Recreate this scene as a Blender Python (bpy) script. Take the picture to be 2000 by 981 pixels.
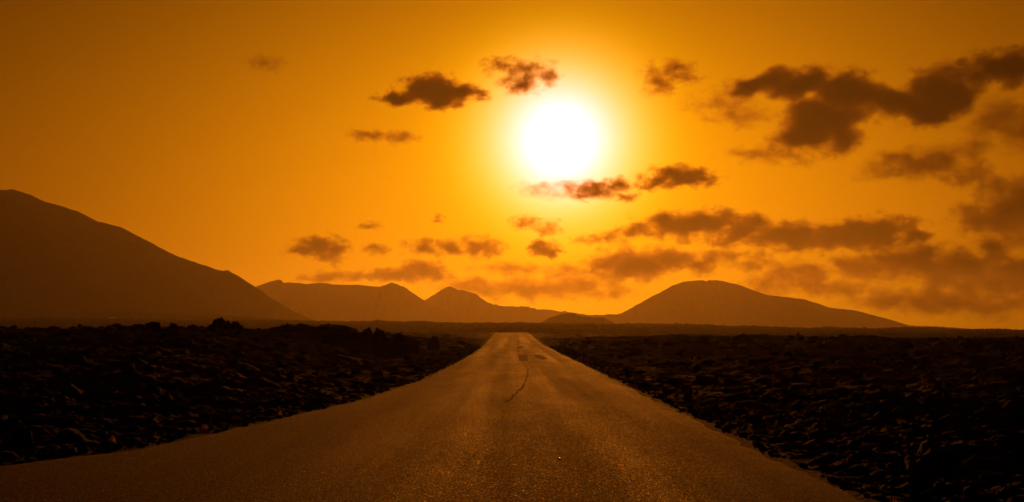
import bpy, bmesh, math, random
import numpy as np
from mathutils import Vector, Matrix

for o in list(bpy.data.objects):
    bpy.data.objects.remove(o)
SC = bpy.context.scene
COL = SC.collection
RAD = math.radians

# ------------------------------------------------------------------ camera
EYE = 1.6                    # eye height over the road
FPX = 2500.0                 # focal length in photograph pixels (photograph 2000 wide)
HOR = 644.0                  # row of the true horizon in the photograph
cam_d = bpy.data.cameras.new("camera")
cam = bpy.data.objects.new("camera", cam_d)
COL.objects.link(cam)
cam_d.sensor_width = 36.0
cam_d.lens = 36.0 * FPX / 2000.0
cam_d.clip_start = 0.1
cam_d.clip_end = 200000.0
PITCH = math.atan((HOR - 490.5) / FPX)
cam.location = (0, 0, EYE)
cam.rotation_euler = (RAD(90) + PITCH, 0, 0)
SC.camera = cam

# ------------------------------------------------------------------ sky and sun
SUN_EL = RAD(8.45)
SUN_AZ = RAD(2.17)           # to the right of +Y
sun_dir = Vector((math.sin(SUN_AZ) * math.cos(SUN_EL), math.cos(SUN_AZ) * math.cos(SUN_EL), math.sin(SUN_EL)))

world = bpy.data.worlds.new("World")
SC.world = world
world.use_nodes = True
nt = world.node_tree
nt.nodes.clear()


def N(tree, kind, **kw):
    n = tree.nodes.new(kind)
    for k, v in kw.items():
        if k.startswith("i_"):
            n.inputs[int(k[2:]) if k[2:].isdigit() else k[2:]].default_value = v
        else:
            setattr(n, k, v)
    return n


def MATH(tree, op, a, b=None, c=None, clamp=False):
    n = tree.nodes.new("ShaderNodeMath")
    n.operation = op
    n.use_clamp = clamp
    for i, v in enumerate((a, b, c)):
        if v is None:
            continue
        if isinstance(v, (int, float)):
            n.inputs[i].default_value = v
        else:
            tree.links.new(v, n.inputs[i])
    return n.outputs[0]


SKY_STRENGTH = 0.1
w_out = N(nt, "ShaderNodeOutputWorld")
w_bg = N(nt, "ShaderNodeBackground")
w_bg.inputs["Strength"].default_value = SKY_STRENGTH
nt.links.new(w_bg.outputs[0], w_out.inputs[0])
sky = N(nt, "ShaderNodeTexSky", sky_type="NISHITA", sun_disc=False)
sky.sun_elevation = SUN_EL
sky.sun_rotation = SUN_AZ
sky.air_density = 1.6
sky.dust_density = 5.0
sky.ozone_density = 1.0
sky.altitude = 200.0
tint = N(nt, "ShaderNodeMix", data_type="RGBA", blend_type="MULTIPLY")
tint.inputs["Factor"].default_value = 1.0
nt.links.new(sky.outputs[0], tint.inputs[6])
tint.inputs[7].default_value = (0.026, 0.007, 0.0, 1)       # amber filter the whole picture was taken through
# dusty aureole round the sun: wide amber lobe + bright pale core
tc = N(nt, "ShaderNodeTexCoord")
dot = N(nt, "ShaderNodeVectorMath", operation="DOT_PRODUCT")
nrm = N(nt, "ShaderNodeVectorMath", operation="NORMALIZE")
nt.links.new(tc.outputs["Generated"], nrm.inputs[0])
nt.links.new(nrm.outputs[0], dot.inputs[0])
dot.inputs[1].default_value = sun_dir
ang = MATH(nt, "MULTIPLY", MATH(nt, "ARCCOSINE", MATH(nt, "MINIMUM", dot.outputs["Value"], 0.9999999)), 180 / math.pi)
sepd = N(nt, "ShaderNodeSeparateXYZ")
nt.links.new(nrm.outputs[0], sepd.inputs[0])
elev = MATH(nt, "MULTIPLY", MATH(nt, "ARCSINE", sepd.outputs[2]), 180 / math.pi)
el_q = MATH(nt, "POWER", MATH(nt, "DIVIDE", MATH(nt, "MAXIMUM", MATH(nt, "SUBTRACT", elev, 2.0), 0.0), 14.0), 2.0)
dusk = MATH(nt, "EXPONENT", MATH(nt, "MULTIPLY", el_q, -1.0))      # dust thins with height
wide_r = MATH(nt, "MULTIPLY", MATH(nt, "EXPONENT", MATH(nt, "DIVIDE", ang, -13.9)), dusk)
wide_g = MATH(nt, "MULTIPLY", MATH(nt, "EXPONENT", MATH(nt, "DIVIDE", ang, -11.4)), dusk)
core_q = MATH(nt, "MULTIPLY", MATH(nt, "POWER", ang, 2.0), -1.0)
core_g = MATH(nt, "EXPONENT", MATH(nt, "DIVIDE", core_q, 3.4 ** 2))
core_b = MATH(nt, "EXPONENT", MATH(nt, "DIVIDE", core_q, 2.05 ** 2))


WIDE = (1.35, 0.555)
CORE = (1.6, 0.9, 1.9)
cmb = N(nt, "ShaderNodeCombineXYZ")
nt.links.new(MATH(nt, "MULTIPLY", wide_r, WIDE[0] / SKY_STRENGTH), cmb.inputs[0])
nt.links.new(MATH(nt, "MULTIPLY", wide_g, WIDE[1] / SKY_STRENGTH), cmb.inputs[1])
s1 = cmb.outputs[0]
cm2 = N(nt, "ShaderNodeCombineXYZ")
nt.links.new(MATH(nt, "MULTIPLY", core_g, CORE[0] / SKY_STRENGTH), cm2.inputs[0])
nt.links.new(MATH(nt, "MULTIPLY", core_g, CORE[1] / SKY_STRENGTH), cm2.inputs[1])
nt.links.new(MATH(nt, "MULTIPLY", core_b, CORE[2] / SKY_STRENGTH), cm2.inputs[2])
s2 = cm2.outputs[0]
add1 = N(nt, "ShaderNodeVectorMath", operation="ADD")
add2 = N(nt, "ShaderNodeVectorMath", operation="ADD")
nt.links.new(s1, add1.inputs[0]); nt.links.new(s2, add1.inputs[1])
nt.links.new(add1.outputs[0], add2.inputs[0]); nt.links.new(tint.outputs[2], add2.inputs[1])
nt.links.new(add2.outputs[0], w_bg.inputs["Color"])

sun_l = bpy.data.lights.new("sun", "SUN")
sun_l.energy = 2.0
sun_l.angle = RAD(0.53)
sun_l.color = (1.0, 0.25, 0.014)
sun_o = bpy.data.objects.new("sun", sun_l)
COL.objects.link(sun_o)
sun_o.rotation_euler = (-sun_dir).to_track_quat('-Z', 'Y').to_euler()

vs = SC.view_settings
vs.view_transform = 'Standard'
vs.look = 'None'
vs.exposure = 0.0
vs.gamma = 1.0
vs.use_curve_mapping = False
SC.cycles.use_denoising = True
try:
    SC.cycles.denoiser = 'OPENIMAGEDENOISE'
    SC.cycles.denoising_prefilter = 'ACCURATE'
except Exception:
    pass
SC.cycles.max_bounces = 4
SC.cycles.volume_bounces = 0
SC.cycles.transparent_max_bounces = 16
SC.cycles.volume_step_rate = 0.5
SC.cycles.sample_clamp_indirect = 4.0

# ------------------------------------------------------------------ helpers
rng = np.random.default_rng(7)
random.seed(7)


def tag(o, label, cat=None, kind=None, group=None):
    o["label"] = label
    if cat:
        o["category"] = cat
    if kind:
        o["kind"] = kind
    if group:
        o["group"] = group
    return o


_PERM = np.random.default_rng(11).random((256, 256)).astype(np.float64)
_PERM3 = np.random.default_rng(12).random((64, 64, 64)).astype(np.float64)


def vnoise2(x, y):
    xi = np.floor(x).astype(np.int64); yi = np.floor(y).astype(np.int64)
    fx = x - xi; fy = y - yi
    fx = fx * fx * fx * (fx * (fx * 6 - 15) + 10); fy = fy * fy * fy * (fy * (fy * 6 - 15) + 10)
    a = _PERM[xi & 255, yi & 255]; b = _PERM[(xi + 1) & 255, yi & 255]
    c = _PERM[xi & 255, (yi + 1) & 255]; d = _PERM[(xi + 1) & 255, (yi + 1) & 255]
    return (a + (b - a) * fx) * (1 - fy) + (c + (d - c) * fx) * fy


def fbm2(x, y, octv=5, gain=0.5, ridged=False):
    s = np.zeros_like(x, dtype=np.float64); amp = 1.0; tot = 0.0
    for i in range(octv):
        f = 2.03 ** i
        ca, sa = math.cos(0.7 * i + .3), math.sin(0.7 * i + .3)
        n = vnoise2((x * ca - y * sa) * f + 17.3 * i, (x * sa + y * ca) * f + 5.1 * i)
        n = 1 - np.abs(2 * n - 1) if ridged else n
        s += amp * n; tot += amp; amp *= gain
    return s / tot - (0.5 if not ridged else 0.6)


def vnoise3(p):
    i = np.floor(p).astype(np.int64); f = p - i
    f = f * f * (3 - 2 * f)
    r = 0
    for dx in (0, 1):
        for dy in (0, 1):
            for dz in (0, 1):
                w = (f[:, 0] if dx else 1 - f[:, 0]) * (f[:, 1] if dy else 1 - f[:, 1]) * (f[:, 2] if dz else 1 - f[:, 2])
                r = r + w * _PERM3[(i[:, 0] + dx) & 63, (i[:, 1] + dy) & 63, (i[:, 2] + dz) & 63]
    return r


def fbm3(p, octv=4, gain=0.5, ridged=False):
    s = 0; amp = 1.0; tot = 0
    for k in range(octv):
        n = vnoise3(p * 2.1 ** k + 9.7 * k)
        if ridged:
            n = 1 - np.abs(2 * n - 1)
        s = s + amp * n; tot += amp; amp *= gain
    return s / tot - (0.6 if ridged else 0.5)


def smooth(a, b, x):
    t = np.clip((x - a) / (b - a), 0, 1)
    return t * t * (3 - 2 * t)


def mesh_from(name, verts, faces, mat=None, shade=True):
    """verts (n,3), faces (m,k) arrays"""
    me = bpy.data.meshes.new(name)
    verts = np.asarray(verts, dtype=np.float32); faces = np.asarray(faces, dtype=np.int32)
    k = faces.shape[1]
    me.vertices.add(len(verts)); me.vertices.foreach_set("co", verts.ravel())
    me.loops.add(faces.size); me.loops.foreach_set("vertex_index", faces.ravel())
    me.polygons.add(len(faces))
    me.polygons.foreach_set("loop_start", np.arange(0, faces.size, k, dtype=np.int32))
    me.polygons.foreach_set("loop_total", np.full(len(faces), k, dtype=np.int32))
    me.update(calc_edges=True)
    me.polygons.foreach_set("use_smooth", np.full(len(faces), bool(shade)))
    if mat:
        me.materials.append(mat)
    return me


def link(name, me, parent=None):
    o = bpy.data.objects.new(name, me)
    COL.objects.link(o)
    if parent:
        o.parent = parent
    return o


def grid_faces(nr, nc):
    r = np.arange(nr - 1)[:, None] * nc; c = np.arange(nc - 1)[None, :]
    a = (r + c).ravel()
    return np.stack([a, a + 1, a + nc + 1, a + nc], 1)


def at(px, py, Y):
    """point at depth Y (metres along +Y) seen at a pixel of the photograph (used to survey the place)"""
    u = (px - 1000.0); v = -(py - 490.5)
    cp, sp = math.cos(PITCH), math.sin(PITCH)
    dy = FPX * cp - v * sp; dz = FPX * sp + v * cp
    return Vector((u / dy * Y, Y, EYE + dz / dy * Y))


def new_mat(name):
    m = bpy.data.materials.new(name)
    m.use_nodes = True
    t = m.node_tree
    b = t.nodes["Principled BSDF"]
    return m, t, b


# ------------------------------------------------------------------ materials
def rock_material(name, dark, pale, rough, spec, scale, bump=0.6, bump_d=0.05):
    m, t, b = new_mat(name)
    tcn = N(t, "ShaderNodeNewGeometry")
    n1 = N(t, "ShaderNodeTexNoise"); n1.inputs["Scale"].default_value = scale; n1.inputs["Detail"].default_value = 8; n1.inputs["Roughness"].default_value = .65
    n2 = N(t, "ShaderNodeTexNoise"); n2.inputs["Scale"].default_value = scale * .13; n2.inputs["Detail"].default_value = 4
    n3 = N(t, "ShaderNodeTexVoronoi"); n3.inputs["Scale"].default_value = scale * 2.2
    for n in (n1, n2, n3):
        t.links.new(tcn.outputs["Position"], n.inputs["Vector"])
    f = MATH(t, "MULTIPLY", MATH(t, "MULTIPLY_ADD", n1.outputs[0], 2.6, -1.05, True), MATH(t, "MULTIPLY_ADD", n2.outputs[0], 2.6, -.9, True))
    mx = N(t, "ShaderNodeMix", data_type="RGBA")
    t.links.new(f, mx.inputs[0]); mx.inputs[6].default_value = (*dark, 1); mx.inputs[7].default_value = (*pale, 1)
    t.links.new(mx.outputs[2], b.inputs["Base Color"])
    b.inputs["Roughness"].default_value = rough
    b.inputs["Specular IOR Level"].default_value = spec
    bp = N(t, "ShaderNodeBump"); bp.inputs["Strength"].default_value = bump; bp.inputs["Distance"].default_value = bump_d
    h = MATH(t, "MULTIPLY_ADD", n3.outputs["Distance"], .5, n1.outputs[0])
    t.links.new(h, bp.inputs["Height"]); t.links.new(bp.outputs[0], b.inputs["Normal"])
    return m


M_LAVA = rock_material("black_lava", (.010, .0068, .005), (.032, .021, .014), .95, .03, 7.0, .9, .06)
M_LAVA_FAR = rock_material("far_lava", (.016, .011, .008), (.05, .035, .025), 1.0, .0, .25, .6, .6)
M_CINDER = rock_material("volcanic_cinder", (.030, .021, .016), (.055, .038, .028), .95, .05, .012, .5, 6.0)


def asphalt_material():
    m, t, b = new_mat("worn_asphalt")
    g = N(t, "ShaderNodeNewGeometry")
    st = N(t, "ShaderNodeMapping"); st.inputs["Scale"].default_value = (1.0, .30, 1)
    t.links.new(g.outputs["Position"], st.inputs["Vector"])
    chips = N(t, "ShaderNodeTexVoronoi"); chips.inputs["Scale"].default_value = 62
    ch2 = N(t, "ShaderNodeTexNoise"); ch2.inputs["Scale"].default_value = 40; ch2.inputs["Detail"].default_value = 3
    mp = N(t, "ShaderNodeMapping"); mp.inputs["Scale"].default_value = (1.0, .22, 1)
    lanes = N(t, "ShaderNodeTexNoise"); lanes.inputs["Scale"].default_value = 1.1; lanes.inputs["Detail"].default_value = 3
    lm = N(t, "ShaderNodeMapping"); lm.inputs["Scale"].default_value = (1.0, .018, 1)
    t.links.new(g.outputs["Position"], lm.inputs["Vector"]); t.links.new(lm.outputs[0], lanes.inputs["Vector"])
    big = N(t, "ShaderNodeTexNoise"); big.inputs["Scale"].default_value = .9; big.inputs["Detail"].default_value = 5
    t.links.new(st.outputs[0], chips.inputs["Vector"]); t.links.new(st.outputs[0], ch2.inputs["Vector"])
    t.links.new(g.outputs["Position"], mp.inputs["Vector"]); t.links.new(mp.outputs[0], big.inputs["Vector"])
    v = N(t, "ShaderNodeSeparateColor"); t.links.new(chips.outputs["Color"], v.inputs[0])
    stone = MATH(t, "POWER", v.outputs[0], 5.0)
    f = MATH(t, "MULTIPLY_ADD", big.outputs[0], .35, MATH(t, "MULTIPLY_ADD", stone, 1.0, -.15), True)
    mx = N(t, "ShaderNodeMix", data_type="RGBA")
    t.links.new(f, mx.inputs[0]); mx.inputs[6].default_value = (.014, .011, .009, 1); mx.inputs[7].default_value = (.22, .15, .10, 1)
    t.links.new(mx.outputs[2], b.inputs["Base Color"])
    b.inputs["Specular IOR Level"].default_value = .025
    r = MATH(t, "MULTIPLY_ADD", MATH(t, "ADD", big.outputs[0], MATH(t, "MULTIPLY_ADD", lanes.outputs[0], 2.0, -1.0)), -.2, MATH(t, "MULTIPLY_ADD", v.outputs[1], -.25, 1.12), True)
    r = MATH(t, "SUBTRACT", r, MATH(t, "MULTIPLY", MATH(t, "GREATER_THAN", v.outputs[2], .965), .13))
    t.links.new(r, b.inputs["Roughness"])
    bp = N(t, "ShaderNodeBump"); bp.inputs["Strength"].default_value = .9; bp.inputs["Distance"].default_value = .008
    h = MATH(t, "MULTIPLY_ADD", ch2.outputs[0], 1.0, MATH(t, "MULTIPLY", chips.outputs["Distance"], -.8))
    t.links.new(h, bp.inputs["Height"]); t.links.new(bp.outputs[0], b.inputs["Normal"])
    return m


M_ROAD = asphalt_material()


def plain_mat(name, col, rough=.9, spec=.2, nscale=30.0, var=.5):
    m, t, b = new_mat(name)
    g = N(t, "ShaderNodeNewGeometry")
    n = N(t, "ShaderNodeTexNoise"); n.inputs["Scale"].default_value = nscale; n.inputs["Detail"].default_value = 5
    t.links.new(g.outputs["Position"], n.inputs["Vector"])
    mx = N(t, "ShaderNodeMix", data_type="RGBA")
    t.links.new(n.outputs[0], mx.inputs[0])
    mx.inputs[6].default_value = tuple(c * (1 - var) for c in col) + (1,)
    mx.inputs[7].default_value = tuple(c * (1 + var) for c in col) + (1,)
    t.links.new(mx.outputs[2], b.inputs["Base Color"])
    b.inputs["Roughness"].default_value = rough
    b.inputs["Specular IOR Level"].default_value = spec
    bp = N(t, "ShaderNodeBump"); bp.inputs["Strength"].default_value = .5; bp.inputs["Distance"].default_value = .01
    t.links.new(n.outputs[0], bp.inputs["Height"]); t.links.new(bp.outputs[0], b.inputs["Normal"])
    return m


M_TAR = plain_mat("fresh_tar", (.014, .011, .009), .96, .011, 60)
M_CRACK = plain_mat("crack_filler", (.006, .0045, .004), 1.0, .003, 60)
M_TRACK = plain_mat("pale_track", (.10, .075, .055), .9, .1, .05)


def grass_material():
    m, t, b = new_mat("dry_grass")
    b.inputs["Base Color"].default_value = (.22, .15, .06, 1)
    b.inputs["Roughness"].default_value = .7
    tr = N(t, "ShaderNodeBsdfTranslucent"); tr.inputs[0].default_value = (.40, .24, .07, 1)
    mx = N(t, "ShaderNodeMixShader"); mx.inputs[0].default_value = .5
    out = t.nodes["Material Output"]
    t.links.new(b.outputs[0], mx.inputs[1]); t.links.new(tr.outputs[0], mx.inputs[2]); t.links.new(mx.outputs[0], out.inputs[0])
    return m


M_GRASS = grass_material()

# ------------------------------------------------------------------ road layout (metres)
RY = np.array([-40, -15, 0, 8, 12, 15.3, 17.3, 22.1, 29.4, 40.8, 65, 107, 153, 214, 235, 250, 262, 275, 290, 310])
RL = np.array([-60, -30, -14, -9.6, -7.6, -6.1, -5.2, -4.42, -3.52, -2.94, -2.66, -2.66, -2.9, -3.0, -3.1, -4.6, -7.4, -12, -20, -34])
RR = np.array([3.6, 3.5, 3.4, 3.36, 3.34, 3.32, 3.32, 3.32, 3.32, 3.32, 3.32, 3.25, 3.1, 3.0, 2.9, 1.4, -.8, -5, -12, -25])
ZY = np.array([-50, 60, 100, 130, 153, 185, 214, 232, 245, 262, 290, 330, 400])
ZZ = np.array([0, 0, .02, .12, .31, .66, .92, 1.02, 1.0, .99, .9, .2, -1.0])


def road_z(y):
    und = .025 * np.sin(y / 7.3) * smooth(60, 100, y) + .015 * np.sin(y / 3.1 + 1)
    return np.interp(y, ZY, ZZ) + und * smooth(40, 90, y)


def edges(y):
    return np.interp(y, RY, RL), np.interp(y, RY, RR)


# ------------------------------------------------------------------ terrain height
def terrain(x, y):
    l, r = edges(y)
    dl = l - x; dr = x - r                       # metres outside of the road on either side
    dist = np.maximum(dl, dr)
    zr = road_z(y)
    out = smooth(0.05, 2.2, dist)
    far = smooth(260, 360, y)
    # broad shape of the lava field
    left = (1.22 * smooth(18, 62, y) - .92 * smooth(82, 135, y)) * smooth(3, 11, dl)
    left = left - .55 * smooth(135, 215, y) * smooth(2, 8, dl)
    right = (.15 * smooth(20, 60, y) + .30 * smooth(50, 110, y) * smooth(2, 25, dr) - .62 * smooth(120, 215, y) - .3 * smooth(25, 50, x) * smooth(60, 110, y)) * smooth(.3, 6, dr)
    for mx_, my_, mh_, mw_ in ((-10.3, 74, .70, 2.6), (-16.4, 72, .32, 1.3), (-8.0, 73, .55, 1.4), (-12.5, 75, .45, 1.6), (-23, 73, .3, 2.5), (-19.3, 72, .25, .9)):
        left = left + mh_ * np.exp(-(((x - mx_) / mw_) ** 2 + ((y - my_) / (mw_ * 1.6)) ** 2))
    base = zr + np.where(x < (l + r) / 2, left, right) * (1 - far)
    # rough clinker
    n_big = fbm2(x / 14, y / 14, 3) * 1.1
    n_mid = fbm2(x / 1.9 + 40, y / 1.9, 5, .62, True) * .62
    n_fine = fbm2(x / .36 + 9, y / .36, 3, .65, True) * .25
    rough = out * (n_big * smooth(1, 9, dist) + n_mid * (.45 + .55 * smooth(.3, 5, dist))) + smooth(.05, .6, dist) * n_fine
    rough = rough * (1 + .3 * smooth(75, 130, y) * smooth(2, 8, dist))
    rough = rough * (1 - .45 * smooth(140, 215, y))
    rough = rough * (.55 + .45 * np.where(x < 0, 1.0, .75))
    under = -.10 * (1 - smooth(-.05, .12, dist))
    verge = -.10 * np.exp(-((dist - .7) / .6) ** 2)
    return base + rough * (1 - .4 * far) + under + verge


# near, middle rectangles
def terrain_object(name, x0, x1, y0, y1, step, label, mat):
    xs = np.arange(x0, x1 + step / 2, step); ys = np.arange(y0, y1 + step / 2, step)
    X, Y = np.meshgrid(xs, ys)
    jit = np.random.default_rng(3)
    X = X + (jit.random(X.shape) - .5) * step * .5; Y = Y + (jit.random(Y.shape) - .5) * step * .5
    Z = terrain(X, Y)
    me = mesh_from(name, np.stack([X.ravel(), Y.ravel(), Z.ravel()], 1), grid_faces(len(ys), len(xs)), mat, step < .2)
    o = link(name, me)
    tag(o, label, "lava field", "structure")
    return o


# surrounding coarse ground, lying lower than the field in view
def coarse(name, x0, x1, y0, y1, step, label):
    xs = np.arange(x0, x1 + step / 2, step); ys = np.arange(y0, y1 + step / 2, step)
    X, Y = np.meshgrid(xs, ys)
    Z = terrain(X, Y)
    o = link(name, mesh_from(name, np.stack([X.ravel(), Y.ravel(), Z.ravel()], 1), grid_faces(len(ys), len(xs)), M_LAVA, False))
    tag(o, label, "lava field", "structure")
terrain_object("lava_field", -15, 15, 6, 31, .06, "rough black clinker ground on both sides of the road, nearest the camera", M_LAVA)
terrain_object("lava_field", -40, 40, 30.9, 92, .14, "rough black clinker ground on both sides of the road, up to the left skyline", M_LAVA)
terrain_object("terrain", -70, 75, 91, 170, .36, "lumpy brown lava ground beyond the dark foreground", M_LAVA)
terrain_object("terrain", -140, 150, 169, 330, .75, "lumpy brown lava ground at the road's crest", M_LAVA)
coarse("terrain", -140, -69.8, 91, 170, 1.0, "lumpy lava ground far out left, beyond the foreground")
coarse("terrain", 74.8, 150, 91, 170, 1.0, "lumpy lava ground far out right, beyond the foreground")
coarse("terrain", -40, -14.9, 5, 31, .4, "dark lava ground left of the nearest field")
coarse("terrain", 14.9, 40, 5, 31, .4, "dark lava ground right of the nearest field")
coarse("terrain", -150, -39.8, -60, 92, 1.0, "dark lava ground far out on the left of the foreground")
coarse("terrain", 39.8, 150, -60, 92, 1.0, "dark lava ground far out on the right of the foreground")
coarse("terrain", -39.9, 39.9, -60, 6.1, .5, "lava ground beside the near end of the road")

# ------------------------------------------------------------------ far plain (330 m to 6 km)
A_PX = np.array([-600, 0, 200, 400, 600, 800, 950, 1100, 1200, 1270, 1320, 1400, 1500, 1600, 1680, 1740, 1800, 1900, 2000, 2600])
A_PY = np.array([612, 622, 625, 628, 629, 631, 633, 634, 636, 635, 638, 640, 642, 643, 643, 642, 645, 653, 657, 660])
B_PX = np.array([-800, -300, 0, 120, 250, 380, 470, 510, 520, 2600])
B_PY = np.array([600, 604, 606, 608, 612, 615, 620, 623, 700, 700])
YA, YB = 1400.0, 1650.0
AX = (A_PX - 1000) / FPX * YA; AZ = EYE + (HOR - A_PY) / FPX * YA
BX = (B_PX - 1000) / FPX * YB; BZ = EYE + (HOR - B_PY) / FPX * YB


def far_plain(x, y):
    z0 = -3.0 + 0 * x
    lump = fbm2(x / 38, y / 38, 5, .58) * 6.5 + fbm2(x / 7, y / 7, 3, .6, True) * 2.6
    a = np.interp(x, AX, AZ) + 3.0
    b = np.interp(x, BX, BZ) + 3.0
    fa = np.where(y < YA, smooth(360, YA, y), 1 - .5 * smooth(YA, YA + 500, y))
    fb = np.where(y < YB, smooth(1410, YB, y), 1 - .3 * smooth(YB, YB + 900, y))
    z = z0 + np.maximum(a * fa, np.maximum(b, 0) * fb)
    return z + lump * smooth(330, 500, y)


ys = np.concatenate([np.linspace(322, 1300, 64), np.linspace(1305, 1450, 48), np.linspace(1455, 1700, 48), np.geomspace(1710, 6000, 40)])
cs = np.linspace(-.6, .6, 950)
Cc, Yy = np.meshgrid(cs, ys)
Xx = Cc * Yy
Zz = far_plain(Xx, Yy)
o = link("lava_plain", mesh_from("lava_plain", np.stack([Xx.ravel(), Yy.ravel(), Zz.ravel()], 1), grid_faces(len(ys), len(cs)), M_LAVA_FAR, False))
tag(o, "hazy brown lava plain stretching to the foot of the hills", "plain", "structure")
o = link("ground", mesh_from("ground", np.array([[-6200, -1500, -5.2], [6200, -1500, -5.2], [6200, 6400, -5.2], [-6200, 6400, -5.2]]), np.array([[0, 1, 2, 3]]), M_LAVA_FAR))
tag(o, "flat dark ground reaching to the horizon", "ground", "structure")

# ------------------------------------------------------------------ hills
def hill(name, label, Yh, pts, slope=.5, rnd=8.0, amp=1.0, nx=900, seed=0, base=-6.0, crag=.12):
    pts = np.array(pts, float)
    hx = (pts[:, 0] - 1000) / FPX * Yh; hz = EYE + (HOR - pts[:, 1]) / FPX * Yh
    xs = np.linspace(hx[0], hx[-1], nx)
    P = np.interp(xs, hx, hz)
    k = np.array([0, 1, 2, 1, 0]) / 4.0
    P = np.convolve(np.pad(P, 2, mode="edge"), k, "valid")
    P = P + (fbm2(xs / (Yh * .006) + seed, xs * 0 + seed, 5, .6)) * amp * Yh * .0011
    Pc = 0 * P
    if crag:
        Pc = np.maximum(0, fbm2(xs / (Yh * .0025) + seed, xs * 0 + 3 + seed, 4, .6)) * crag * Yh * .004
    D = (P.max() - base) / slope + 30
    t = np.linspace(-1, 1, 71)
    ds = np.sign(t) * (np.abs(t) ** 1.6) * D
    X, Dd = np.meshgrid(xs, ds)
    gully = fbm2(X / (Yh * .012) + seed, Dd / (Yh * .06) + seed, 5, .55, True)
    fine = fbm2(X / (Yh * .004) + seed, Dd / (Yh * .004) + seed, 4, .55)
    drop = slope * (np.sqrt(Dd ** 2 + rnd ** 2) - rnd)
    # concave apron: flatter towards the foot
    h0 = np.maximum(P[None, :] - base, 1)
    q = np.clip(drop / h0, 0, 1.4)
    Z = base + h0 * (1 - q) + h0 * .10 * q * (1 - q)
    Z = Z + (gully * .06 * h0 + fine * .025 * h0) * smooth(0.02, .3, q) * (1 - .5 * smooth(.7, 1, q))
    Z = Z + Pc[None, :] * np.exp(-(Dd / (rnd * 1.5 + 4)) ** 2)
    Z = np.maximum(Z, base - 1)
    me = mesh_from(name, np.stack([X.ravel(), (Yh + Dd).ravel(), Z.ravel()], 1), grid_faces(len(ds), nx), M_CINDER)
    o = link(name, me)
    tag(o, label, "hill", "structure")
    return o


hill("volcano", "tall dark volcano rising at the left edge of the view", 2300,
     [(-1150, 640), (-900, 590), (-600, 480), (-300, 400), (-150, 374), (-60, 372), (0, 371), (18, 369), (40, 374), (80, 392), (120, 403), (147, 412), (190, 433), (222, 441), (236, 445), (262, 458), (300, 478), (345, 501), (385, 514), (420, 526), (436, 530), (444, 528), (470, 543), (500, 562), (530, 582), (570, 606), (620, 628), (660, 640)], slope=.52, rnd=18, seed=3)
hill("hill", "long flat-topped ridge with a notched step, right of the tall volcano", 3800,
     [(380, 640), (430, 600), (500, 561), (520, 553), (545, 546), (549, 547), (553, 552), (580, 553), (600, 555), (625, 553), (660, 556), (700, 557), (720, 559), (742, 560), (755, 556), (764, 552), (775, 555), (790, 562), (810, 575), (830, 588), (860, 604), (900, 620), (950, 636)], slope=.5, rnd=10, seed=8)
hill("hill", "pointed peak with a jagged shoulder in the middle distance, left of the road's end", 4300,
     [(740, 640), (780, 618), (829, 587), (850, 575), (865, 565), (877, 560), (893, 566), (905, 568), (925, 573), (932, 575), (940, 583), (955, 593), (980, 598), (1030, 600), (1050, 605), (1075, 605), (1100, 609), (1130, 613), (1160, 617), (1200, 622), (1260, 632), (1300, 640)], slope=.5, rnd=8, seed=14, crag=.6)
hill("hill", "small low mound just right of the road's end, before the broad hill", 1900,
     [(1035, 640), (1058, 630), (1075, 620), (1100, 613), (1118, 612), (1140, 619), (1160, 621), (1178, 620), (1190, 626), (1205, 634), (1215, 640)], slope=.45, rnd=6, seed=21, nx=300, amp=.6, crag=.5)
hill("volcano", "broad rounded volcano with a long right-hand slope, right of the road", 3700,
     [(1060, 640), (1120, 618), (1180, 615), (1205, 614), (1215, 611), (1240, 598), (1280, 576), (1310, 560), (1335, 551), (1360, 548), (1375, 548), (1379, 550), (1385, 547), (1410, 549), (1440, 556), (1470, 567), (1500, 577), (1530, 580), (1570, 585), (1590, 591), (1620, 601), (1640, 604), (1660, 605), (1700, 614), (1740, 626), (1776, 636), (1830, 638), (1880, 641), (1930, 645), (1990, 650), (2100, 655)], slope=.48, rnd=30, seed=30)
hill("hill", "low ragged lava ridge on the horizon at the right edge", 1300,
     [(1780, 662), (1840, 655), (1880, 652), (1905, 650), (1925, 647), (1936, 643), (1942, 649), (1965, 650), (1970, 648), (1978, 655), (1990, 652), (2010, 650), (2060, 652), (2150, 650), (2300, 656), (2400, 662)], slope=.3, rnd=4, seed=41, nx=420, amp=1.0, crag=.7, base=-6)

# ------------------------------------------------------------------ road
ry = np.concatenate([np.arange(-38, 4, 1.5), np.arange(4, 60, .25), np.arange(60, 308, .8)])
NC = 28
el, er = edges(ry)
el = el + fbm2(ry / 1.0, ry * 0 + 2, 5, .7) * .34
er = er + fbm2(ry / 1.0, ry * 0 + 8, 5, .7) * .34
u = np.linspace(0, 1, NC)
u = .5 - .5 * np.cos(np.pi * u)
X = el[:, None] * (1 - u) + er[:, None] * u
Y = np.repeat(ry[:, None], NC, 1)
edge_d = np.minimum(X - el[:, None], er[:, None] - X)
Z = road_z(Y) + .012 - .05 * (1 - smooth(0, .35, edge_d)) + fbm2(X / 2.2, Y / 5, 3) * .03
verts = np.stack([X.ravel(), Y.ravel(), Z.ravel()], 1)
road_me = mesh_from("road", verts, grid_faces(len(ry), NC)[:, ::1], M_ROAD)
road = link("road", road_me)
tag(road, "narrow cracked asphalt road running straight to the hazy hills", "road", "structure")
_road_flat = (X, Y, Z)


def road_surface(x, y):
    i = int(np.clip(np.searchsorted(ry, y), 1, len(ry) - 1))
    z0 = np.interp(x, X[i - 1], Z[i - 1]); z1 = np.interp(x, X[i], Z[i])
    f = (y - ry[i - 1]) / (ry[i] - ry[i - 1])
    return z0 * (1 - f) + z1 * f


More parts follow.
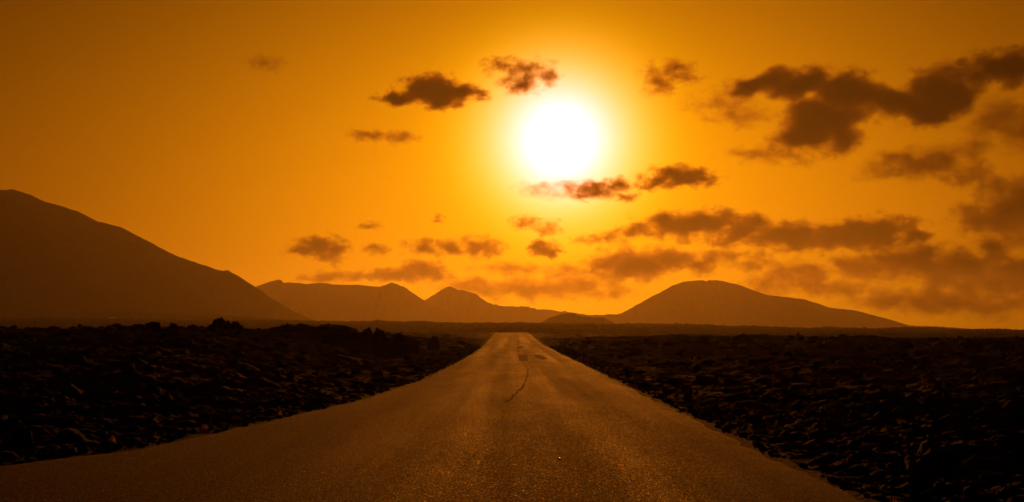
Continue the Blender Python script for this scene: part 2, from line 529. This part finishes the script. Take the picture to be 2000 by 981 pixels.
def ground_at_pixel(px, py):
    Yg = EYE * FPX / (py - HOR)
    return (px - 1000) / FPX * Yg, Yg


def crack(pix, width, label):
    pts = [ground_at_pixel(*p) for p in pix]
    path = []
    for (x0, y0), (x1, y1) in zip(pts, pts[1:]):
        n = max(2, int(abs(y1 - y0) / .35))
        for i in range(n):
            f = i / n
            path.append((x0 + (x1 - x0) * f, y0 + (y1 - y0) * f))
    path.append(pts[-1])
    path = np.array(path)
    w = width * (.5 + rng.random(len(path)))
    path[:, 0] += (rng.random(len(path)) - .5) * .07
    V = []
    for (x, y), ww in zip(path, w):
        for s in (-1, 1):
            V.append((x + s * ww, y, road_surface(x + s * ww, y) + .004))
    n = len(path)
    F = np.array([[2 * i, 2 * i + 1, 2 * i + 3, 2 * i + 2] for i in range(n - 1)])
    o = link("crack", mesh_from("crack", np.array(V), F, M_CRACK), road)
    o["label"] = label
    return o


crack([(988, 786), (1000, 777), (1010, 768), (1020, 757), (1024, 752)], .019, "dark open crack running along the middle of the road")
crack([(1024, 752), (1029, 738), (1031, 722), (1022, 710), (1014, 697), (1012, 682), (1013, 672)], .011, "thin crack running on up the road to the tar patches")
crack([(955, 762), (975, 761), (990, 762)], .02, "short cross crack left of the long crack")
crack([(1160, 800), (1185, 799), (1215, 798)], .015, "faint cross crack right of the middle")


def tar_patch(pix, label):
    pts = [ground_at_pixel(*p) for p in pix]
    c = np.mean(pts, 0)
    bm = bmesh.new()
    ring = []
    n = len(pts)
    for i in range(n):
        x0, y0 = pts[i]; x1, y1 = pts[(i + 1) % n]
        for k in range(6):
            f = k / 6
            x = x0 + (x1 - x0) * f + (rng.random() - .5) * .12; y = y0 + (y1 - y0) * f + (rng.random() - .5) * .5
            ring.append((x, y))
    cv = bm.verts.new((c[0], c[1], road_surface(c[0], c[1]) + .006))
    rings = []
    for s in (1.0, .66, .33):
        rings.append([bm.verts.new((c[0] + (x - c[0]) * s, c[1] + (y - c[1]) * s, road_surface(c[0] + (x - c[0]) * s, c[1] + (y - c[1]) * s) + .006)) for x, y in ring])
    m = len(ring)
    for a, b in zip(rings, rings[1:]):
        for i in range(m):
            bm.faces.new((a[i], a[(i + 1) % m], b[(i + 1) % m], b[i]))
    for i in range(m):
        bm.faces.new((rings[-1][i], rings[-1][(i + 1) % m], cv))
    bmesh.ops.recalc_face_normals(bm, faces=bm.faces)
    me = bpy.data.meshes.new("tar_patch"); bm.to_mesh(me); bm.free()
    me.materials.append(M_TAR)
    o = link("tar_patch", me, road)
    o["label"] = label


tar_patch([(1012, 694), (1030, 692), (1031, 706), (1014, 706)], "dark tar patch beside the crack, left of the pair")
tar_patch([(1040, 693), (1055, 694), (1068, 699), (1062, 703), (1046, 698)], "dark irregular tar patch, right of the pair")
tar_patch([(1010, 679), (1022, 678), (1022, 682), (1010, 683)], "small faint tar patch further up the road")

# ------------------------------------------------------------------ lava rocks
def ico(sub):
    bm = bmesh.new()
    bmesh.ops.create_icosphere(bm, subdivisions=sub, radius=1)
    v = np.array([p.co[:] for p in bm.verts]); f = np.array([[q.index for q in p.verts] for p in bm.faces])
    bm.free()
    return v, f


ICO = {s: ico(s) for s in (1, 2, 3, 4)}


def rock_shape(sub, seed, rough=.55, spiky=.25, scale=(1, 1, 1)):
    v, f = ICO[sub]
    n = fbm3(v * 1.3 + seed * 3.7, 4, .55)
    r = fbm3(v * 2.6 + seed * 1.9 + 20, 4, .6, True)
    p = v * (1 + n * rough * 2.2 + r * spiky * 2)[:, None] * np.array(scale)
    return p, f


ROCKS = []
for s in range(12):
    sc = (1 + .4 * math.sin(s * 2.1), 1 + .3 * math.cos(s * 1.7), .75 + .25 * math.sin(s * 3.3))
    p, f = rock_shape(2, s, .5, .28, sc)
    ROCKS.append(mesh_from("lava_rock", p, f, M_LAVA, False))
SMALL = [rock_shape(1, 30 + s, .5, .3, (1 + .3 * math.sin(s), 1, .7)) for s in range(10)]


def crag(label, px, py_top, wpx, Yc, seed, spiky=.35, depth=1.0, sub=4, name="lava_crag", sink=.6):
    top = at(px, py_top, Yc)
    w = wpx / FPX * Yc / 2
    zg = float(terrain(np.array([top.x]), np.array([Yc]))[0]) - .15
    h = max(top.z - zg, .2)
    v, f = ICO[sub]
    p = v.copy()
    r = fbm3(p * 2.2 + seed * 5.3, 5, .6, True)
    n = fbm3(p * 1.1 + seed * 2.9, 3, .5)
    p = p * (1 + r * spiky * 2.4 + n * .9)[:, None]
    p[:, 2] = np.where(p[:, 2] > 0, p[:, 2], p[:, 2] * sink)
    zt = p[:, 2].max(); xm = np.abs(p[:, 0]).max()
    p[:, 0] *= w / xm; p[:, 1] *= w * depth / xm; p[:, 2] *= h / zt
    o = link(name, mesh_from(name, p, f, M_LAVA, False))
    o.location = (top.x, Yc, zg)
    tag(o, label, "lava rock", None, "craggy outcrops of the lava field")
    return o


crag("tall jagged lava pinnacle highest on the left skyline", 434, 619, 52, 72, 1, .55)
crag("stubby lava knob just right of the tallest left pinnacle", 462, 627, 40, 71, 2, .5)
crag("small rounded lava knob left of the tallest left pinnacle", 340, 630, 24, 72, 3, .35)
crag("low lava hump on the far left skyline", 225, 631, 70, 73, 4, .35)
crag("flat lava hump on the skyline between the left humps", 275, 632, 60, 74, 5, .35)
crag("broad craggy lava outcrop on the skyline near the road", 655, 631, 120, 74, 6, .3)
crag("slanted lava block left of the broad skyline outcrop", 610, 635, 44, 75, 7, .4)
crag("sharp lava tooth right of the broad skyline outcrop", 715, 639, 44, 73, 8, .45)
crag("last ragged lava tooth before the skyline drops toward the road", 740, 639, 40, 72, 9, .45)
crag("dark lava shoulder sloping down from the last skyline tooth", 772, 648, 60, 72, 10, .4)
crag("steep-sided dark lava stump standing alone left of the road", 846, 656, 26, 95, 11, .2, sub=3)
crag("low lava heap between the stump and the skyline outcrop", 800, 657, 40, 80, 12, .4)
crag("small pointed lava rock on the right skyline", 1559, 648, 10, 150, 13, .4, sub=3)
crag("lava hump on the right skyline below the broad volcano", 1450, 651, 46, 120, 14, .35)
crag("lava knob on the right skyline near the edge of the view", 1898, 657, 36, 85, 15, .45)
crag("ragged lava hump on the skyline right of the knob", 1960, 662, 60, 84, 16, .4)
crag("small lava hump on the right skyline, left of the knob", 1770, 660, 30, 90, 17, .4)
crag("dark lava heap in the middle of the right field", 1452, 658, 50, 100, 18, .35)
crag("rounded lava block on the right field near the road", 1245, 663, 26, 110, 19, .3)
crag("dark lava mound low in the right field", 1640, 715, 90, 48, 20, .3)


def spikes(label, px, py_top, Yc):
    top = at(px, py_top, Yc)
    zg = float(terrain(np.array([top.x]), np.array([Yc]))[0]) - .1
    vs_, fs_ = [], []
    off = 0
    for dx, hh, lean, w in ((-.05, 1.0, -.10, .065), (.10, .72, .12, .06), (.0, .35, 0, .22)):
        v, f = ICO[3]
        p = v * np.array([w, w, (top.z - zg) * hh * .5])
        p = p * (1 + fbm3(v * 3 + dx * 40, 3, .5) * .8)[:, None]
        p[:, 2] += (top.z - zg) * hh * .5
        p[:, 0] += dx + p[:, 2] * lean
        vs_.append(p); fs_.append(f + off); off += len(v)
    o = link("lava_spike", mesh_from("lava_spike", np.concatenate(vs_), np.concatenate(fs_), M_LAVA, False))
    o.location = (top.x, Yc, zg)
    tag(o, "thin forked lava spike standing up from the left skyline", "lava rock", None, "craggy outcrops of the lava field")


spikes("", 566, 631, 70)


def in_road(x, y, m=.25):
    l, r = edges(y)
    return (x > l - m) & (x < r + m)


# individual rocks: those that show largest
cnt = 0
cand = []
while len(cand) < 235:
    px = random.uniform(-40, 2040); py = random.uniform(652, 985)
    Yg = EYE * FPX / (py - HOR)
    if Yg > 110:
        continue
    x = (px - 1000) / FPX * Yg
    if in_road(np.array([x]), np.array([Yg]), .5)[0]:
        continue
    cand.append((x, Yg))
for k in range(65):                               # ragged pieces along the left and right skylines
    if k < 42:
        cand.append((random.uniform(-32, -7.5), random.uniform(66, 79)))
    else:
        cand.append((random.uniform(10, 42), random.uniform(85, 125)))
cand = np.array(cand)
cz = terrain(cand[:, 0], cand[:, 1])
for (x, y), z in zip(cand, cz):
    l, r = edges(np.array([y])); l = l[0]; r = r[0]
    d = max(l - x, x - r)
    s = min(.05 + .0022 * y + random.random() ** 3 * (.12 if y < 65 else .3), .1 + d * .2)
    o = bpy.data.objects.new("lava_rock", ROCKS[random.randrange(12)])
    COL.objects.link(o)
    o.location = (x, y, z + s * .15)
    o.rotation_euler = (random.uniform(-.5, .5), random.uniform(-.5, .5), random.uniform(0, 6.28))
    k = s * random.uniform(.8, 1.2)
    o.scale = (k, k * random.uniform(.8, 1.2), k * random.uniform(.7, 1.1))
    side = "left" if x < 0 else "right"
    if d < 1.6:
        lab = f"small black lava rock lying right against the {side} edge of the road"
    elif y < 18:
        lab = f"rough black lava rock in the nearest, darkest ground {side} of the road"
    elif y < 32:
        lab = f"rough black lava rock amid the near field {side} of the road"
    elif y < 60:
        lab = f"rough black lava rock halfway across the field {side} of the road"
    else:
        lab = f"far-off black lava rock near the skyline {side} of the road"
    tag(o, lab, "lava rock", None, f"lava rocks {side} of the road")

# loose clinker: uncountable
NR = 8000
yy = 9 + (rng.random(NR) ** 1.6) * 120
xx = (rng.random(NR) * 2 - 1) * (.46 * yy + 3)
NV = 2200                                     # crumbled pieces along both verges
yv = 9 + rng.random(NV) ** 1.5 * 110
lv, rv = edges(yv)
xv = np.where(rng.random(NV) < .5, lv - .1 - rng.random(NV) ** 2 * 1.3, rv + .1 + rng.random(NV) ** 2 * 1.3)
xx = np.concatenate([xx, xv]); yy = np.concatenate([yy, yv])
ok = ~in_road(xx, yy, .12)
xx, yy = xx[ok], yy[ok]
zz = terrain(xx, yy)
l, r = edges(yy)
dd = np.maximum(l - xx, xx - r)
ss = np.minimum((.018 + .0016 * yy) * (.5 + rng.random(len(xx)) ** 3 * 1.8), .035 + dd * .16)
VV, FF = [], []
off = 0
for i in range(len(xx)):
    p, f = SMALL[i % 10]
    a = rng.random() * 6.28
    ca, sa = math.cos(a), math.sin(a)
    q = np.empty_like(p)
    q[:, 0] = (p[:, 0] * ca - p[:, 1] * sa) * ss[i] + xx[i]
    q[:, 1] = (p[:, 0] * sa + p[:, 1] * ca) * ss[i] + yy[i]
    q[:, 2] = p[:, 2] * ss[i] + zz[i] + ss[i] * .2
    VV.append(q); FF.append(f + off); off += len(p)
o = link("lava_rubble", mesh_from("lava_rubble", np.concatenate(VV), np.concatenate(FF), M_LAVA, False))
tag(o, "loose black lava clinker strewn over the fields", "rubble", "stuff")

# ------------------------------------------------------------------ dry grass tufts along the verge
def tuft(px, py, hpx, label, n=26, seed=0, group="dry tufts along the road's edge"):
    x, y = ground_at_pixel(px, py)
    z = float(terrain(np.array([x]), np.array([y]))[0])
    h = hpx / FPX * y
    rr = random.Random(seed + int(px))
    V, F = [], []
    for b in range(n):
        a = rr.uniform(0, 6.28); lean = rr.uniform(.1, .9); hh = h * rr.uniform(.5, 1.15); w = h * .04
        bx, by = rr.gauss(0, h * .22), rr.gauss(0, h * .22)
        i0 = len(V)
        for k in range(4):
            f = k / 3
            ox = bx + math.cos(a) * lean * hh * f * f; oy = by + math.sin(a) * lean * hh * f * f
            oz = hh * f * (1 - .25 * lean * f)
            ww = w * (1 - f * .85)
            V.append((ox - math.sin(a) * ww, oy + math.cos(a) * ww, oz)); V.append((ox + math.sin(a) * ww, oy - math.cos(a) * ww, oz))
        for k in range(3):
            j = i0 + 2 * k
            F.append((j, j + 1, j + 3, j + 2))
    o = link("grass_tuft", mesh_from("grass_tuft", np.array(V), np.array(F), M_GRASS))
    o.location = (x, y, z)
    tag(o, label, "grass", None, group)


tuft(182, 866, 16, "dry grass tuft on the left verge nearest the camera", seed=1)
tuft(225, 858, 15, "dry grass tuft on the left verge, second from the near end", seed=2)
tuft(128, 876, 8, "tiny dry tuft at the far left road edge", seed=3)
tuft(310, 848, 13, "dry grass tuft on the left verge, third from the near end", seed=4)
tuft(405, 832, 12, "pale dry tuft alone on the left verge", seed=5)
tuft(550, 806, 10, "small dry tuft where the left verge starts to curve", seed=6)
tuft(1282, 772, 12, "pale bent dry stalk on the right verge", n=7, seed=7)
tuft(1740, 968, 16, "dry tuft at the lower right beside the road", seed=8)
tuft(1430, 836, 10, "small dry tuft on the right verge", seed=9)

M_PEBBLE = plain_mat("pale_pebble", (.55, .45, .32), .25, .6, 40, .2)
px_, py_ = ground_at_pixel(1092, 896)
pv_, pf_ = rock_shape(2, 77, .25, .1, (.026, .020, .009))
o = link("pebble", mesh_from("pebble", pv_, pf_, M_PEBBLE))
o.location = (px_, py_, road_surface(px_, py_) + .006)
tag(o, "small pale pebble glinting on the bare asphalt in the foreground", "pebble")

# pale track on the far left plain
def track(pix, w, Yt, label):
    V = []
    pts = []
    for (x0, y0), (x1, y1) in zip(pix, pix[1:]):
        for i in range(8):
            f = i / 8
            pts.append((x0 + (x1 - x0) * f, y0 + (y1 - y0) * f))
    pts.append(pix[-1])
    for i, (px, dy) in enumerate(pts):
        x = (px - 1000) / FPX * Yt
        for s in (-1, 1):
            y = Yt + dy + s * w
            V.append((x, y, float(far_plain(np.array([x]), np.array([y]))[0]) + 1.0))
    n = len(pts)
    o = link("dirt_track", mesh_from("dirt_track", np.array(V), np.array([[2 * i, 2 * i + 1, 2 * i + 3, 2 * i + 2] for i in range(n - 1)]), M_TRACK))
    tag(o, label, "track", "structure")


track([(232, -42), (260, -55), (295, -80)], 6, 1610, "pale dirt track crossing the plain below the tall volcano")

# ------------------------------------------------------------------ clouds (real volumes beyond and above the haze)
CLOUD_Y = 12000.0
S = CLOUD_Y / FPX


def cloud(label, blobs, tau=2.6, wisp=1.0, cell=22.0, seed=0.0, thr=-.15, gain=.55, dist=1.0):
    """blobs: (px, py, rx, ry) as surveyed in the photograph; built at CLOUD_Y as ellipsoids of real size"""
    Yc = CLOUD_Y * dist
    blobs = [(b[0], b[1], b[2] * 1.25, b[3] * 1.25) for b in blobs]
    s = Yc / FPX
    cx = sum(b[0] for b in blobs) / len(blobs); cy = sum(b[1] for b in blobs) / len(blobs)
    origin = at(cx, cy, Yc)
    rmean = sum(b[3] for b in blobs) / len(blobs) * s
    # hull: union of ellipsoids
    V, F = [], []
    off = 0
    ell = []
    for bx, by, rx, ry_ in blobs:
        c = at(bx, by, Yc) - origin
        dep = (rx + ry_) * .5
        ell.append((c, (rx * s, dep * s, ry_ * s)))
        v, f = ICO[3]
        V.append(v * np.array([rx * s, dep * s, ry_ * s]) * 1.6 + np.array(c)); F.append(f + off); off += len(v)
    me = mesh_from("cloud", np.concatenate(V), np.concatenate(F))
    o = link("cloud", me)
    if len(blobs) > 1:
        md = o.modifiers.new("r", "REMESH"); md.mode = 'VOXEL'; md.voxel_size = max(rmean * .22, 8.0)
        dg = bpy.context.evaluated_depsgraph_get()
        dg.update()
        me2 = bpy.data.meshes.new_from_object(o.evaluated_get(dg))
        o.modifiers.clear()
        o.data = me2
        bpy.data.meshes.remove(me)
    o.location = origin
    m = bpy.data.materials.new("cloud_vapour")
    m.use_nodes = True
    t = m.node_tree
    t.nodes.clear()
    out = N(t, "ShaderNodeOutputMaterial")
    tcn = N(t, "ShaderNodeTexCoord")
    pos = tcn.outputs["Object"]
    # warp
    wn = N(t, "ShaderNodeTexNoise"); wn.inputs["Scale"].default_value = 1 / (cell * 1.6 * s); wn.inputs["Detail"].default_value = 5
    mo = N(t, "ShaderNodeVectorMath", operation="ADD"); mo.inputs[1].default_value = (seed * 977.0, seed * 311.0, seed * 523.0)
    t.links.new(pos, mo.inputs[0])
    t.links.new(mo.outputs[0], wn.inputs["Vector"])
    sub = N(t, "ShaderNodeVectorMath", operation="SUBTRACT"); sub.inputs[1].default_value = (.5, .5, .5)
    t.links.new(wn.outputs["Color"], sub.inputs[0])
    wsc = N(t, "ShaderNodeVectorMath", operation="SCALE"); wsc.inputs["Scale"].default_value = cell * 2.0 * s
    t.links.new(sub.outputs[0], wsc.inputs[0])
    wp = N(t, "ShaderNodeVectorMath", operation="ADD")
    t.links.new(pos, wp.inputs[0]); t.links.new(wsc.outputs[0], wp.inputs[1])
    field = None
    for c, rr in ell:
        d = N(t, "ShaderNodeVectorMath", operation="SUBTRACT"); d.inputs[1].default_value = c
        t.links.new(wp.outputs[0], d.inputs[0])
        q = N(t, "ShaderNodeVectorMath", operation="DIVIDE"); q.inputs[1].default_value = rr
        t.links.new(d.outputs[0], q.inputs[0])
        ln = N(t, "ShaderNodeVectorMath", operation="LENGTH"); t.links.new(q.outputs[0], ln.inputs[0])
        val = MATH(t, "SUBTRACT", 1.0, ln.outputs["Value"])
        field = val if field is None else MATH(t, "SMOOTH_MAX", field, val, .35)
    n = N(t, "ShaderNodeTexNoise"); n.inputs["Scale"].default_value = 1 / (cell * 1.25 * s); n.inputs["Detail"].default_value = 8; n.inputs["Roughness"].default_value = .72
    st = N(t, "ShaderNodeMapping"); st.inputs["Scale"].default_value = (.75, .75, 1.15)
    t.links.new(mo.outputs[0], st.inputs["Vector"]); t.links.new(st.outputs[0], n.inputs["Vector"])
    nn = MATH(t, "MULTIPLY_ADD", n.outputs[0], 4.0 * wisp, -2.0 * wisp)
    dens = MATH(t, "ADD", field, nn)
    dens = MATH(t, "MULTIPLY", MATH(t, "SUBTRACT", dens, thr), gain, clamp=True)
    # nothing survives at the hull itself
    lim = MATH(t, "MULTIPLY_ADD", field, 2.6, 1.45, True)
    dens = MATH(t, "MULTIPLY", dens, lim)
    sig = tau * (.85 + .17 * tau) / (.27 * rmean)
    dens = MATH(t, "MULTIPLY", MATH(t, "POWER", dens, 1.6), sig)
    ab = N(t, "ShaderNodeVolumeAbsorption"); ab.inputs["Color"].default_value = (.28, .17, .0, 1)
    t.links.new(dens, ab.inputs["Density"])
    sca = N(t, "ShaderNodeVolumeScatter"); sca.inputs["Color"].default_value = (1, .9, .8, 1); sca.inputs["Anisotropy"].default_value = .86
    t.links.new(MATH(t, "MULTIPLY", dens, .045), sca.inputs["Density"])
    mixv = N(t, "ShaderNodeAddShader")
    t.links.new(ab.outputs[0], mixv.inputs[0]); t.links.new(sca.outputs[0], mixv.inputs[1])
    t.links.new(mixv.outputs[0], out.inputs["Volume"])
    o.data.materials.clear()
    o.data.materials.append(m)
    tag(o, label, "cloud", None, "backlit clouds in the amber sky")
    return o


cloud("dark oval cloud left of and above the sun", [(835, 168, 42, 22), (780, 192, 42, 10), (860, 184, 56, 18), (905, 182, 34, 14), (868, 198, 34, 13)], 2.7, .85, 22, 1)
cloud("torn wispy cloud directly above the sun's left side", [(985, 128, 35, 14), (1030, 135, 40, 18), (1065, 152, 26, 18), (1020, 160, 40, 20)], 1.1, 1.2, 18, 2)
cloud("large very dark two-lobed cloud at the upper right", [(1480, 172, 60, 16), (1560, 162, 70, 22), (1640, 185, 60, 34), (1610, 225, 60, 34), (1590, 258, 66, 30), (1690, 175, 60, 22), (1760, 200, 60, 30), (1830, 190, 62, 42), (1790, 215, 60, 26), (1870, 165, 40, 26)], 3.0, .85, 40, 3)
cloud("dark cloud at the right edge above the two-lobed cloud", [(1930, 135, 50, 26), (1985, 130, 50, 28), (2050, 120, 60, 30)], 2.4, 1.0, 26, 4)
cloud("faint torn cloud right of the sun, near the top", [(1310, 142, 50, 18), (1285, 165, 30, 20), (1350, 150, 30, 12)], .8, 1.2, 20, 5)
cloud("crisp small cloud low right of the sun", [(1330, 345, 55, 17), (1290, 355, 40, 14), (1375, 352, 24, 10)], 1.6, 1.0, 16, 6)
cloud("thin ragged cloud just below the sun's right side", [(1160, 372, 45, 15), (1205, 362, 30, 12), (1220, 385, 24, 10)], 1.3, 1.1, 15, 7)
cloud("pale thin cloud edge directly below the sun", [(1060, 368, 45, 11), (1110, 360, 40, 12), (1080, 378, 50, 10)], .22, 1.1, 16, 8)
cloud("long dark band of cloud above the broad volcano", [(1250, 449, 40, 13), (1340, 440, 70, 24), (1400, 435, 50, 20), (1450, 452, 60, 25), (1540, 462, 70, 24), (1630, 462, 60, 22), (1715, 455, 68, 28), (1785, 460, 32, 14)], 2.1, .95, 24, 9)
cloud("dark rounded cloud touching the broad volcano's left shoulder", [(1235, 517, 70, 27), (1305, 508, 48, 20), (1365, 518, 34, 13)], 1.9, .95, 22, 10)
cloud("small dim cloud right above the broad volcano's slope", [(1570, 536, 45, 26), (1530, 542, 40, 12)], 1.2, 1.0, 22, 11)
cloud("wide dark cloud bank low at the right", [(1700, 520, 70, 20), (1790, 512, 80, 30), (1880, 530, 80, 36), (1970, 545, 70, 34), (1935, 490, 40, 20), (2050, 560, 80, 36)], 1.7, .9, 30, 12)
cloud("tall dark cloud cut by the right edge", [(1960, 415, 60, 55), (2030, 410, 70, 60), (1900, 430, 45, 25), (1985, 370, 50, 25)], 1.6, .9, 34, 13)
cloud("faint drifting cloud at the right, between the dark clouds", [(1800, 320, 80, 26), (1730, 335, 50, 16), (1870, 340, 60, 20)], .8, 1.0, 30, 14)
cloud("faint hazy cloud at the right edge, upper middle", [(1960, 235, 60, 40), (2030, 250, 60, 50), (1900, 290, 50, 20)], .8, 1.0, 34, 15)
cloud("small dark cloud leaning left above the flat ridge", [(625, 483, 44, 18), (652, 494, 26, 19), (585, 488, 26, 11)], 1.9, .9, 18, 16)
cloud("tiny faint cloud right of the leaning cloud", [(738, 487, 24, 12)], 1.2, .8, 14, 17)
cloud("torn flat cloud above the pointed peak", [(830, 482, 36, 13), (880, 486, 40, 14), (935, 482, 40, 20), (960, 495, 22, 10)], 1.0, 1.2, 16, 18)
cloud("dark cloud hugging the gap between ridge and peak", [(825, 526, 36, 18), (775, 538, 55, 12), (850, 536, 30, 10)], 1.5, .95, 18, 19)
cloud("tiny dark cloud low under the sun", [(1062, 487, 26, 14), (1080, 492, 20, 8)], 1.8, .9, 14, 20)
cloud("small faint cloud between the sun and the tiny dark cloud", [(1028, 435, 26, 13), (1070, 445, 26, 14)], .9, 1.1, 15, 21)
cloud("thin veil of cloud over the low middle hills", [(930, 560, 70, 14), (1040, 565, 90, 20), (1130, 560, 80, 20), (1180, 570, 50, 16)], .7, 1.1, 24, 22)
cloud("thin veil of cloud low over the right-hand slope", [(1750, 585, 80, 16), (1840, 590, 90, 22), (1930, 600, 60, 16)], .8, .9, 30, 23)
cloud("faint streak of cloud left of the sun", [(720, 264, 36, 10), (780, 268, 34, 11)], .6, 1.0, 16, 24)
cloud("faint flat cloud above the flat ridge's left end", [(640, 542, 50, 9), (690, 538, 36, 8)], .6, 1.0, 16, 25)
cloud("barely visible smudge of cloud at the upper left", [(520, 125, 34, 14)], .5, 1.0, 18, 26)
cloud("faint torn cloud low right of the sun's foot", [(1190, 465, 40, 10), (1150, 470, 30, 9)], .6, 1.1, 14, 27)

cloud("thin grey veil just left of the broad volcano's summit cloud", [(1420, 500, 60, 12), (1480, 520, 50, 12)], .5, 1.2, 22, 28)
cloud("faint veil of cloud behind the broad volcano's right slope", [(1500, 560, 60, 14), (1640, 565, 80, 14)], .5, 1.2, 24, 29)
cloud("faint veil low above the road's end", [(1000, 525, 60, 12), (1110, 530, 50, 14)], .4, 1.2, 20, 30)
cloud("thin drifting veil right of the sun at its own height", [(1400, 200, 60, 16), (1450, 225, 60, 18)], .45, 1.2, 24, 31)
cloud("thin dark streak under the large two-lobed cloud", [(1500, 300, 70, 14), (1560, 310, 50, 14)], .45, 1.2, 24, 32)
cloud("tiny curl of cloud left of centre in the low sky", [(857, 428, 12, 9)], .8, 1.2, 10, 33)
cloud("tiny smudge of cloud above the flat ridge", [(720, 440, 22, 8)], .6, 1.1, 12, 34)

# ------------------------------------------------------------------ haze
bm = bmesh.new()
bmesh.ops.create_cube(bm, size=1)
me = bpy.data.meshes.new("haze"); bm.to_mesh(me); bm.free()
haze = link("haze", me)
haze.scale = (12800, 8300, 284)
haze.location = (0, -1700 + 8300 / 2, -10 + 284 / 2)
m = bpy.data.materials.new("dusty_air")
m.use_nodes = True
t = m.node_tree
t.nodes.clear()
out = N(t, "ShaderNodeOutputMaterial")
pv = N(t, "ShaderNodeVolumePrincipled")
pv.inputs["Color"].default_value = (.95, .9, .7, 1)
pv.inputs["Density"].default_value = 0.45e-4
pv.inputs["Anisotropy"].default_value = .69
t.links.new(pv.outputs[0], out.inputs["Volume"])
me.materials.append(m)
tag(haze, "warm dusty haze filling the air over the plain", "haze", "stuff")
